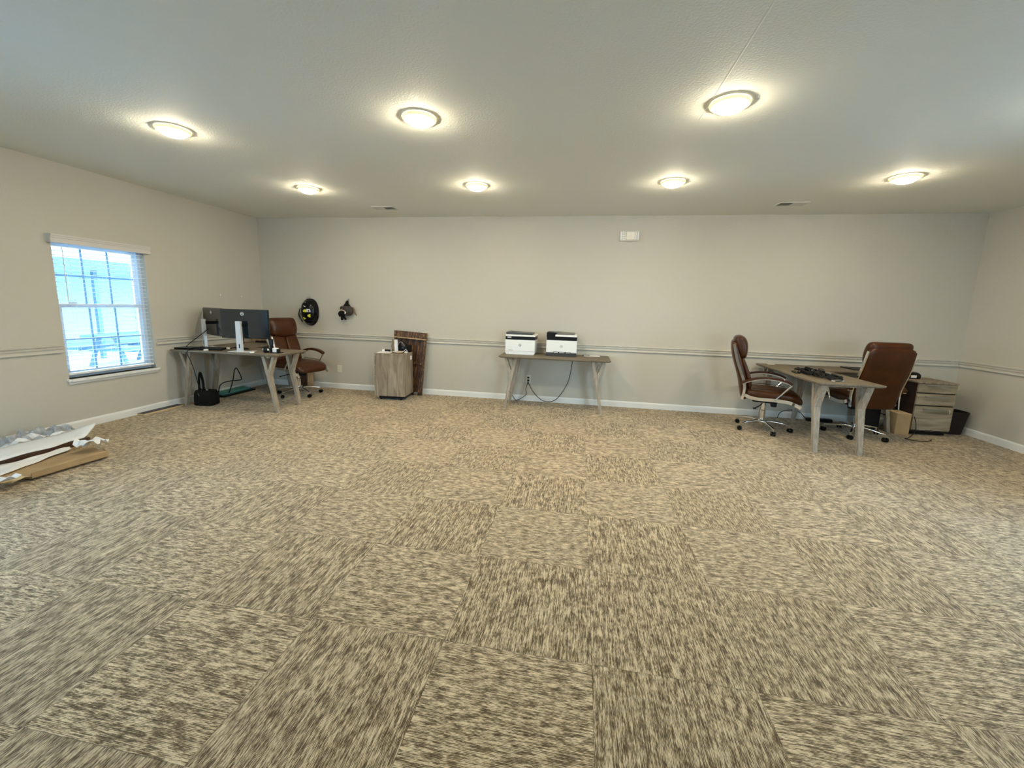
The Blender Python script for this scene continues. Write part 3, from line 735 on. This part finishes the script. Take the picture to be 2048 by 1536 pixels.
lt = thing('laptop', 'closed flat black laptop at the left end of the monitor desk', 'laptop', (-4.945, 4.535, ZD), .12)
MB().box((0, 0, .009), (.22, .18, .016), bev=.004).build('base', 'black', lt)
MB().box((0, .0, .0215), (.22, .18, .008), (0, 0, 0), bev=.003).build('lid', 'gloss', lt)
for p, lab in (((-4.62, 4.475), 'small white round puck at the desk edge, below the left monitor'), ((-3.965, 4.475), 'small white round puck at the desk edge, below the right monitor')):
    tag(MB().lathe([(.02, 0), (.027, .004), (.025, .014), (.015, .019)], (p[0], p[1], ZD)).build('desk_puck', 'paper', smooth=True), lab, 'puck', 'white desk pucks')
cb = thing('adapter_cable', 'tangled black cables with a white plug behind the keyboard', 'cable', (-4.42, 4.70, ZD))
MB().tube([(-.06, .0, .012), (.0, .03, .03), (.08, .0, .02), (.16, .04, .01), (.12, .09, .012), (.02, .07, .018), (-.02, .02, .02)], .006, 8).tube([(.0, .0, .02), (.1, -.02, .015), (.2, -.06, .01), (.26, -.1, .008), (.36, -.12, .008)], .005, 8).tube([(.05, .03, .02), (.16, -.02, .09), (.225, -.09, .17), (.26, -.10, .21)], .006, 8).build('cable', 'cable', cb, smooth=True)
MB().box((-.09, -.01, .014), (.04, .03, .022), bev=.005).build('plug', 'paper', cb)
cb2 = tag(MB().tube([(-4.80, 4.72, 1.0), (-4.86, 4.68, .93), (-4.97, 4.63, .83), (-5.04, 4.58, ZD+.012), (-5.0, 4.52, ZD+.008)], .0045, 8).build('monitor_cable', 'cable', smooth=True), 'black cable slanting down from the left monitor', 'cable')
hd = thing('desk_camera', 'round black webcam ball with white sides on the desk', 'webcam', (-3.84, 4.555, ZD))
MB().sphere((0, 0, .034), .034).build('body', 'black', hd, smooth=True)
for s_ in (-1, 1): MB().cyl((s_*.031, 0, .040), (s_*.038, 0, .040), .014, .012, n=16).build('side_disc', 'paper', hd)
MB().lathe([(.012, 0), (.02, .04), (.028, .055)], (0, .035, 0)).cyl((0, .10, 0), (0, .10, .10), .02, n=14).build('holder', 'black', hd)
MB().box((-.0, .10, .13), (.055, .02, .07), bev=.006).build('head', 'black', hd)
ct = thing('charger_cube', 'white cube with black side on a dark coaster', 'charger', (-3.735, 4.60, ZD))
MB().box((.005, .0, .004), (.13, .10, .007), bev=.002).build('coaster', 'black', ct)
MB().box((0, -.005, .035), (.058, .05, .052), bev=.006).build('cube', 'paper', ct)
MB().box((.037, -.002, .030), (.018, .05, .042), bev=.004).build('side_plug', 'black', ct)
MB().box((-.05, .01, .022), (.028, .03, .03), bev=.005).build('button', 'black', ct)
st = thing('phone_stand', 'thin slanted white stand on a black foot near the leather chair', 'stand', (-3.83, 4.72, ZD))
MB().box((-.03, 0, .095), (.010, .022, .19), (0, -.22, 0), bev=.003).build('stem', 'paper', st)
MB().box((-.010, 0, .010), (.06, .06, .02), (0, 0, 0), bev=.004).build('foot', 'black', st)
bx = thing('wooden_box', 'small brown wooden box on the side desk behind the monitors', 'box', (-4.99, 5.80, ZD), .05)
MB().box((0, 0, .04), (.16, .12, .08), bev=.003).build('body', 'pine', bx)
MB().box((0, 0, .085), (.165, .125, .012), bev=.002).build('lid', 'pine', bx)
l2 = thing('laptop', 'closed black laptop on the side desk by the back wall', 'laptop', (-4.74, 5.74, ZD+.0), .0)
MB().box((0, 0, .010), (.34, .24, .018), bev=.004).build('base', 'black', l2)
MB().box((0, 0, .023), (.34, .24, .007), bev=.003).build('lid', 'gloss', l2)
# below the left desk
bag = thing('laptop_bag', 'black soft bag standing under the left end of the monitor desk', 'bag', (-4.80, 4.60, 0), .12)
MB().rings([se_ring((0, 0, z), (1, 0, 0), (0, 1, 0), a, b, 24, 5) for z, a, b in ((.0, .115, .085), (.012, .125, .095), (.10, .125, .095), (.165, .12, .085), (.195, .11, .07))]).build('body', 'cloth', bag, smooth=True)
MB().tube([(-.09, .0, .18), (-.085, 0, .32), (-.06, 0, .42), (-.035, 0, .32), (-.03, 0, .18)], (.018, .006), 8).build('handle', 'cloth', bag, smooth=True)
MB().box((.03, -.02, .20), (.02, .02, .025), bev=.004).box((-.03, -.096, .15), (.003, .002, .04), (0, -.5, 0)).build('tag_patch', 'grey', bag)
tag(MB().tube([(-4.78, 4.47, ZD+.006), (-4.79, 4.41, ZD+.006), (-4.80, 4.386, ZD-.004), (-4.80, 4.386, .68), (-4.80, 4.42, .60), (-4.82, 4.48, .45), (-4.81, 4.5, .30), (-4.795, 4.53, .215)], .0042, 8).build('hanging_cable', 'cable', smooth=True), 'thin black cable hanging from the desk down to the bag', 'cable')
tag(MB().tube([(-4.73, 4.70, .03), (-4.72, 4.72, .20), (-4.69, 4.75, .265), (-4.62, 4.8, .29), (-4.52, 4.86, .30), (-4.50, 4.86, .34), (-4.56, 4.86, .46), (-4.60, 4.86, .42), (-4.62, 4.86, .33), (-4.70, 4.9, .20), (-4.75, 4.9, .10)], .007, 8).build('looped_cable', 'cable', smooth=True), 'thick black looped cable rising from behind the bag', 'cable')
tb = thing('teal_box', 'flat teal box lying on a black tray by the left baseboard', 'box', (-5.0, 5.28, 0), PI/2)
MB().box((0, 0, .012), (.58, .17, .022), bev=.003).build('tray', 'black', tb)
MB().box((0, .02, .045), (.52, .10, .030), (.25, 0, 0), bev=.003).build('carton', 'teal', tb)
MB().box((.245, .02, .062), (.05, .09, .004), (.25, 0, 0)).build('pale_end', 'label', tb)
fb = thing('flat_board', 'flat black topped board lying by the left baseboard before the desk', 'board', (-5.05, 4.20, 0), PI/2)
MB().box((0, 0, .009), (.49, .095, .018)).build('core', 'cardl', fb)
MB().box((0, .001, .0195), (.488, .092, .003)).build('surface', 'black', fb)
wb = thing('wooden_board', 'brown board leaning on the back wall behind the left chair', 'board', (-4.36, 5.99, 0))
for k, (x, m_) in enumerate(((-.10, 'rustic'), (-.0, 'rustic'), (.10, 'pine'))): MB().box((x, 0, .21), (.096, .024, .42), (-.06, 0, 0), bev=.003).build('plank', m_, wb)
MB().box((0, -.026, .34), (.30, .02, .06), (-.06, 0, 0), bev=.003).build('crosspiece', 'rustic', wb)

# ------------------------------------------------------------------ small cabinet and shutter
cab = thing('filing_cabinet', 'greyish wood cabinet on casters with its plain side facing out', 'cabinet', (-2.670, 5.675, 0), .07, 'rolling cabinets')
MB().box((.010, 0, .360), (.425, .355, .600)).box((.0, 0, .6695), (.445, .365, .021), bev=.002).build('body', 'cab', cab)
for z, hh in ((.575, .135), (.425, .145), (.205, .275)):
    d = MB().box((-.2185, 0, z), (.018, .350, hh), bev=.001).build('drawer', 'cab', cab)
MB().box((.02, 0, .045), (.38, .31, .03)).build('plinth', 'black', cab)
for sx_ in (-1, 1):
    for sy_ in (-1, 1): MB().cyl((sx_*.15, sy_*.13-.01, .016), (sx_*.15, sy_*.13+.01, .016), .016, n=14).build('caster', 'black', cab)
MB().box((.2232, .10, .600), (.001, .075, .055)).build('sticker', 'paper', cab)
ZC = .68
tag(MB().box((-2.785, 5.66, ZC+.001), (.20, .24, .002), (0, 0, .1)).build('paper_sheet', 'paper'), 'white paper sheet on the small cabinet under the white box', 'paper')
tag(MB().box((-2.835, 5.70, ZC+.021), (.045, .045, .034), (0, 0, .2), bev=.004).build('earbud_case', 'paper'), 'tiny white box on the small cabinet', 'case')
pw = thing('card_holder', 'black card holder on a white base on the small cabinet', 'holder', (-2.765, 5.67, ZC+.0022), .1)
MB().box((0, 0, .006), (.085, .05, .010), bev=.002).build('base', 'paper', pw)
MB().box((.003, -.01, .024), (.078, .035, .026), (0, .06, 0), bev=.004).build('pouch', 'black', pw)
fe = thing('carved_figure', 'upright brown and tan carved strip on the small cabinet', 'ornament', (-2.655, 5.62, ZC))
MB().tube([(0, 0, .0), (.004, 0, .05), (-.012, 0, .10), (.002, 0, .15), (-.004, 0, .195)], (.012, .010), 10).sphere((-.014, 0, .10), .018, (.7, .5, 1.6), 12).sphere((.004, 0, .15), .016, (.8, .5, 1.7), 12).build('body', 'tan', fe, smooth=True)
MB().box((0, -.006, .03), (.012, .012, .055), bev=.003).build('base', 'black', fe)
cf = thing('picture_card', 'narrow upright white and blue card beside the carved strip', 'card', (-2.628, 5.66, ZC), .9)
MB().box((0, 0, .095), (.055, .006, .19), (-.05, 0, 0), bev=.001).build('card', 'label', cf)
MB().box((-.015, -.004, .10), (.02, .002, .17), (-.05, 0, 0)).build('pale_border', 'paper', cf)
cb_ = thing('camera_bag', 'rounded black bag standing on the small cabinet before the shutter', 'bag', (-2.575, 5.775, ZC), .1)
MB().rings([se_ring((0, 0, z), (1, 0, 0), (0, 1, 0), a, b, 24, 3) for z, a, b in ((.0, .075, .05), (.01, .082, .056), (.08, .078, .054), (.12, .055, .042), (.145, .035, .03), (.155, .018, .018))]).build('body', 'gloss', cb_, smooth=True)
MB().box((.085, .02, .052), (.075, .08, .104), bev=.012).build('side_case', 'cloth', cb_)
MB().tube([(-.06, -.05, .10), (-.02, -.06, .15), (.02, -.06, .14), (.04, -.055, .09)], .004, 6).build('strap', 'grey', cb_, smooth=True)
rg = thing('round_tray', 'small round wooden dish with pale rim at the cabinet front edge', 'dish', (-2.575, 5.615, ZC))
MB().lathe([(.05, 0), (.062, .006), (.072, .020), (.068, .022), (.058, .010), (.002, .008)]).build('dish', 'pine', rg, smooth=True)
MB().lathe([(.068, .020), (.073, .019), (.073, .025), (.067, .025)], cap=False).build('rim', 'paper', rg, smooth=True)
ea = thing('charging_cord', 'white charging cord with plug on the cabinet corner', 'cord', (-2.505, 5.66, ZC))
MB().tube([(-.02, -.02, .004), (.0, .01, .035), (.015, .03, .045), (.03, .04, .03), (.03, .05, .004), (.0, .06, .004)], .003, 6).build('cable', 'paper', ea, smooth=True)
MB().box((.028, .0, .012), (.034, .034, .022), bev=.005).build('plug', 'paper', ea)

sh = thing('wooden_shutter', 'tall burnt brown wooden shutter leaning against the back wall', 'shutter', (-2.59, 5.925, 0), 0)
TL = math.radians(-5.2); RY = math.radians(3.2)
def shp(name, m_, x, z, w, hh, dy=0, th=.018, rz_=0):
    mm = Matrix.Rotation(RY, 4, 'Y') @ Matrix.Rotation(TL, 4, 'X')
    o = MB().box((0, 0, 0), (w, th, hh), (0, rz_, 0), bev=.002).build(name, m_, sh)
    o.matrix_local = mm @ Matrix.Translation((x, dy, z)); return o
for k in range(5): shp('plank', 'rustic', -.196+k*.098, .49, .094, .87)
shp('crosspiece', 'rusticr', 0, .925, .53, .095, -.022, .024)
shp('crosspiece', 'rustic', 0, .50, .46, .03, -.018, .016)
shp('crosspiece', 'rustic', 0, .09, .46, .06, -.018, .016)
shp('stile', 'rusticr', .240, .47, .035, .90, -.019, .022)
shp('stile', 'rusticr', -.240, .47, .035, .90, -.019, .022)
shp('shelf_lip', 'pine', 0, .872, .52, .016, -.038, .03)
for x in (-.20, -.10, .10, .20): shp('foot', 'rustic', x, .03, .04, .05, 0, .018)

# ------------------------------------------------------------------ right hand group
fc = thing('filing_cabinet', 'wood drawer cabinet with three handles near the right corner', 'cabinet', (4.195, 5.80, 0), 0, 'rolling cabinets')
MB().box((0, .012, .345), (.40, .44, .575)).box((0, 0, .642), (.41, .46, .018), bev=.002).build('body', 'cab', fc)
MB().box((0, .02, .034), (.37, .40, .048)).build('plinth', 'black', fc)
MB().box((0, -.2075, .345), (.396, .002, .57)).build('gap_shade', 'ventdark', fc)  # dark sheet painting the shade in the gaps between drawers
MB().box((-.2006, .012, .345), (.0015, .438, .573)).build('side_shade', 'case_shade', fc)  # shadow on the cabinet's left side, painted as a dark sheet
for z, hh, hz, lab in ((.577, .112, .615, 0), (.444, .143, .478, 0), (.217, .300, .330, 1)):
    d = MB().box((0, -.217, z), (.397, .018, hh-.009), bev=.001).build('drawer', 'cabh', fc)
    MB().tube([(-.115, -.228, hz), (-.115, -.246, hz), (.115, -.246, hz), (.115, -.228, hz)], .0065, 8, smooth=False).build('handle', 'grey', d, smooth=True)
    if lab: MB().cyl((.155, -.226, hz-.01), (.155, -.234, hz-.01), .010, n=16).box((.155, -.238, hz-.028), (.010, .003, .03)).build('lock', 'chrome', d)
tc_ = thing('tape_dispenser', 'rounded dark gadget with white label on the drawer cabinet', 'gadget', (4.12, 5.88, .651), .1)
MB().rings([se_ring((0, 0, z), (1, 0, 0), (0, 1, 0), a, b, 24, 3) for z, a, b in ((0, .075, .05), (.012, .085, .058), (.05, .083, .055), (.07, .06, .04), (.078, .04, .025))]).build('body', 'gloss', tc_, smooth=True)
MB().box((-.030, -.060, .030), (.065, .003, .032), bev=.001).build('label', 'paper', tc_)
MB().tube(torus_pts((.01, 0, .065), .022, 10, 0, PI), .004, 6).build('loop', 'steel', tc_, smooth=True)
ba = thing('waste_basket', 'black woven waste basket between the cabinet and right wall', 'basket', (4.585, 5.84, 0))
MB().rings([se_ring((0, 0, z), (1, 0, 0), (0, 1, 0), a, b, 28, 3.4) for z, a, b in ((0, .096, .10), (.008, .10, .104), (.10, .109, .115), (.20, .121, .126), (.268, .129, .134), (.268, .120, .125), (.015, .09, .094))]).build('basket', 'basket', ba, smooth=False)
MB().rings([se_ring((0, 0, z), (1, 0, 0), (0, 1, 0), a, b, 28, 3.4) for z, a, b in ((.262, .131, .136), (.282, .133, .138), (.282, .119, .124), (.262, .118, .123))], cap=False).build('rim', 'basket', ba, smooth=True)
cbx = thing('cardboard_box', 'plain cardboard box standing left of the drawer cabinet', 'box', (3.897, 5.665, 0), 0)
MB().box((0, 0, .128), (.150, .20, .256)).build('carton', 'card', cbx)
MB().box((0, 0, .257), (.151, .202, .003)).build('flap', 'cardl', cbx)
dp = thing('computer_tower', 'dark computer case standing on the floor under the right side desk', 'computer', (3.64, 5.785, 0), 0)
MB().box((0, 0, .19), (.17, .19, .37), bev=.004).build('case', 'case_shade', dp)
MB().box((0, -.097, .19), (.16, .006, .36), bev=.002).build('front_cover', 'black', dp)
MB().box((.0, -.101, .31), (.12, .003, .025)).build('drive_slot', 'gloss', dp)
tag(MB().box((3.62, 5.865, ZD+.006), (.50, .28, .012), (0, 0, .03), bev=.003).build('desk_mat', 'black'), 'dark rectangular mat on the side desk behind the turned chair', 'mat')
# heap of cables with adapters on the cable desk
random.seed(11)
hp = thing('cable_heap', 'tangled heap of black cables and adapters on the pale desk', 'cables', (2.62, 5.02, ZD), 0)
for k in range(9):
    pts = []
    cx, cy = random.uniform(-.07, .08), -.30+.07*k+random.uniform(-.02, .02)
    R_ = random.uniform(.05, .09); ph = random.uniform(0, 6)
    for q in range(14):
        a = ph+q*.9; rr = R_*random.uniform(.7, 1.15)
        pts.append((cx+rr*math.cos(a), cy+rr*math.sin(a)*1.1, .006+.045*random.random()))
    MB().tube(pts, .0055, 6).build('cable', 'cable', hp, smooth=True)
for x, y, z, rz_ in ((-.09, .08, .02, .4), (.0, .20, .035, 1.2), (.05, .05, .05, -.3), (-.03, -.10, .03, .8), (.07, -.2, .03, .2), (-.02, .13, .055, .5)):
    MB().box((x, y, z), (.05, .11, .032), (.15, .1, rz_), bev=.006).build('adapter', 'black', hp)
MB().tube([(-.13, .12, .005), (-.19, .10, .008), (-.205, .15, .02), (-.15, .17, .02)], .005, 6).build('cable', 'cable', hp, smooth=True)
MB().box((-.04, .04, .055), (.04, .012, .012), (0, 0, .5), bev=.002).box((.02, -.14, .05), (.03, .014, .012), (0, 0, -.5), bev=.002).build('metal_plug', 'steel', hp)
tag(MB().box((2.625, 4.675, ZD+.004), (.13, .03, .008), (0, 0, .35), bev=.002).build('cable_tag', 'paper'), 'short white strip lying in front of the cable heap', 'strip')
tag(MB().box((2.52, 5.95, ZD+.002), (.08, .05, .004), (0, 0, .2)).build('paper_scrap', 'paper'), 'tiny white scrap at the far corner of the cable desk', 'paper')
tag(MB().tube([(2.70, 5.99, .005), (2.73, 5.98, .09), (2.84, 5.97, .13), (2.95, 5.96, .11), (3.03, 5.95, .03), (3.08, 5.93, .006), (3.2, 5.92, .006)], .0045, 8).build('floor_cable', 'cable', smooth=True), 'black cable arching over the floor behind the side view chair', 'cable')
ps = thing('power_strip', 'black power strip on the floor by the back baseboard', 'power strip', (3.19, 5.95, 0), .02)
MB().box((0, 0, .022), (.30, .06, .042), bev=.005).build('body', 'black', ps)
for k in range(4): MB().box((-.11+k*.06, 0, .045), (.03, .03, .004), bev=.001).build('socket', 'gloss', ps)
tag(MB().tube([(3.975, 5.53, .24), (3.985, 5.50, .15), (3.965, 5.47, .06), (3.86, 5.40, .007), (3.80, 5.36, .006), (3.86, 5.30, .006), (3.98, 5.30, .006), (4.06, 5.36, .006), (4.09, 5.39, .006)], .0042, 8).build('floor_cable', 'cable', smooth=True), 'thin black cable trailing on the carpet before the drawer cabinet', 'cable')

# ------------------------------------------------------------------ packing material at the left
def crumple(name, m, parent, c, su, sv, amp, seed, nu=14, nv=10, solid=.002, rz_=0, lift=0, smooth=False, freq=9):
    R_ = Euler((0, 0, rz_)).to_matrix(); c = Vector(c)
    def f(u, w):
        x, y = (u-.5)*su, (w-.5)*sv
        nz = noise.noise(Vector((x*freq+seed, y*freq, seed)))
        n2 = noise.noise(Vector((x*freq*2.3, y*freq*2.3+seed, seed*2)))
        ed = 1+.15*noise.noise(Vector((u*5+seed, w*5, 3)))
        z = amp*(.5+nz*.9+n2*.45)+lift*(1-abs(2*w-1))
        return c+R_ @ Vector((x*ed, y*ed, max(.003, z)))
    return MB().sheet(f, nu, nv).build(name, m, parent, solid=solid, smooth=smooth)
tr = thing('cardboard_tray', 'torn brown cardboard tray on the carpet at the left edge', 'cardboard', (0, 0, 0))
def P3(x, y, z): return Vector((x, y, z))
FL, FR, BR, BL = (-3.975, 2.30), (-3.945, 2.79), (-4.40, 2.99), (-4.44, 2.20)
MB().rings([[P3(*p, z+q) for p, q in ((FL, .016), (FR, .016), (BR, 0), (BL, 0))] for z in (.003, .007)]).build('base', 'card', tr)
w = MB(); w.rings([[P3(FL[0], FL[1], .019), P3(FR[0], FR[1], .019), P3(FR[0], FR[1], .062), P3(FL[0], FL[1], .062)], [P3(FL[0]-.006, FL[1], .019), P3(FR[0]-.006, FR[1], .019), P3(FR[0]-.006, FR[1], .062), P3(FL[0]-.006, FL[1], .062)]])
w.build('side_wall', 'card', tr)
w = MB(); w.rings([[P3(FL[0]-.05, FL[1]+.03, .0625), P3(FL[0]+.001, FL[1], .0625), P3(FR[0]+.001, FR[1], .0625), P3(FR[0]-.05, FR[1]-.0, .0625)], [P3(FL[0]-.05, FL[1]+.03, .0645), P3(FL[0]+.001, FL[1], .0645), P3(FR[0]+.001, FR[1], .0645), P3(FR[0]-.05, FR[1], .0645)]])
w.build('folded_flap', 'card', tr)
w = MB(); w.rings([[P3(FR[0], FR[1], .019), P3(BR[0]+.24, BR[1]-.08, .019), P3(BR[0]+.24, BR[1]-.08, .04), P3(FR[0], FR[1], .062)], [P3(FR[0]-.003, FR[1]-.006, .019), P3(BR[0]+.237, BR[1]-.086, .019), P3(BR[0]+.237, BR[1]-.086, .04), P3(FR[0]-.003, FR[1]-.006, .062)]])
w.build('end_wall', 'card', tr)
crumple('torn_flap', 'cardl', tr, (-4.045, 2.235, .004), .13, .16, .05, 3, 6, 5, .003, .3)
pk = thing('dark_plank', 'long dark brown plank lying under the white foam sheet', 'plank', (0, 0, 0))
MB().rings([[P3(-4.455, 1.70, z), P3(-4.455, 3.02, z), P3(-4.60, 3.04, z), P3(-4.60, 1.70, z)] for z in (.03, .075)]).build('board', 'walnut', pk)
MB().rings([[P3(-4.46, 1.70, z), P3(-4.46, 3.00, z), P3(-4.80, 3.03, z), P3(-4.80, 1.70, z)] for z in (.001, .029)]).build('lower_board', 'card', pk)
def foamf(u, w_):
    y = 1.7+u*1.50; 
    xa = -4.45-.012*math.sin(u*9); xb = -4.78+.05*noise.noise(Vector((u*6, 0, 1)))
    if u > .86: k = (u-.86)/.14; xa = xa+(-4.63-xa)*k; xb = xb+(-4.66-xb)*k
    return Vector((xa+(xb-xa)*w_, y, .082+.012*math.sin(w_*3)+.01*noise.noise(Vector((u*8, w_*3, 5)))+(.05*max(0, u-.85)/.15)))
tag(MB().sheet(foamf, 40, 6).build('foam_sheet', 'foam', solid=.008, smooth=True), 'long white foam sheet pointed at one end, on the dark plank', 'foam')
def papf(u, w_):
    y = 1.9+u*.95; xa = -4.13-.30*u+.012*noise.noise(Vector((u*9, 1, 2))); xb = -4.445
    return Vector((xa+(xb-xa)*w_, y, .022+.02*w_+.014*noise.noise(Vector((u*7, w_*4, 9)))))
tag(MB().sheet(papf, 30, 6).build('packing_paper', 'paper', solid=.002, smooth=True), 'white packing paper lying inside the cardboard tray', 'paper')
tag(crumple('foam_wrap', 'foam', None, (-4.24, 2.88, .03), .17, .18, .13, 21, 7, 6, .003, .5), 'crumpled white foam wrap at the right end of the cardboard tray', 'foam')
tag(crumple('foam_wrap', 'foam', None, (-4.02, 2.07, .01), .24, .26, .12, 35, 7, 6, .003, .3, lift=.03), 'crumpled white foam wrap at the left edge of the photo', 'foam')
tag(crumple('plastic_film', 'film', None, (-4.945, 2.62, .005), .24, 1.15, .13, 8, 20, 70, 0, 0, lift=.03, freq=14), 'crumpled clear grey plastic film along the left baseboard', 'plastic film')
tag(crumple('foam_wrap', 'foam', None, (-4.86, 2.78, .03), .16, .55, .07, 27, 10, 16, .003, .05, lift=.02), 'ragged white foam pieces mixed into the plastic film', 'foam')
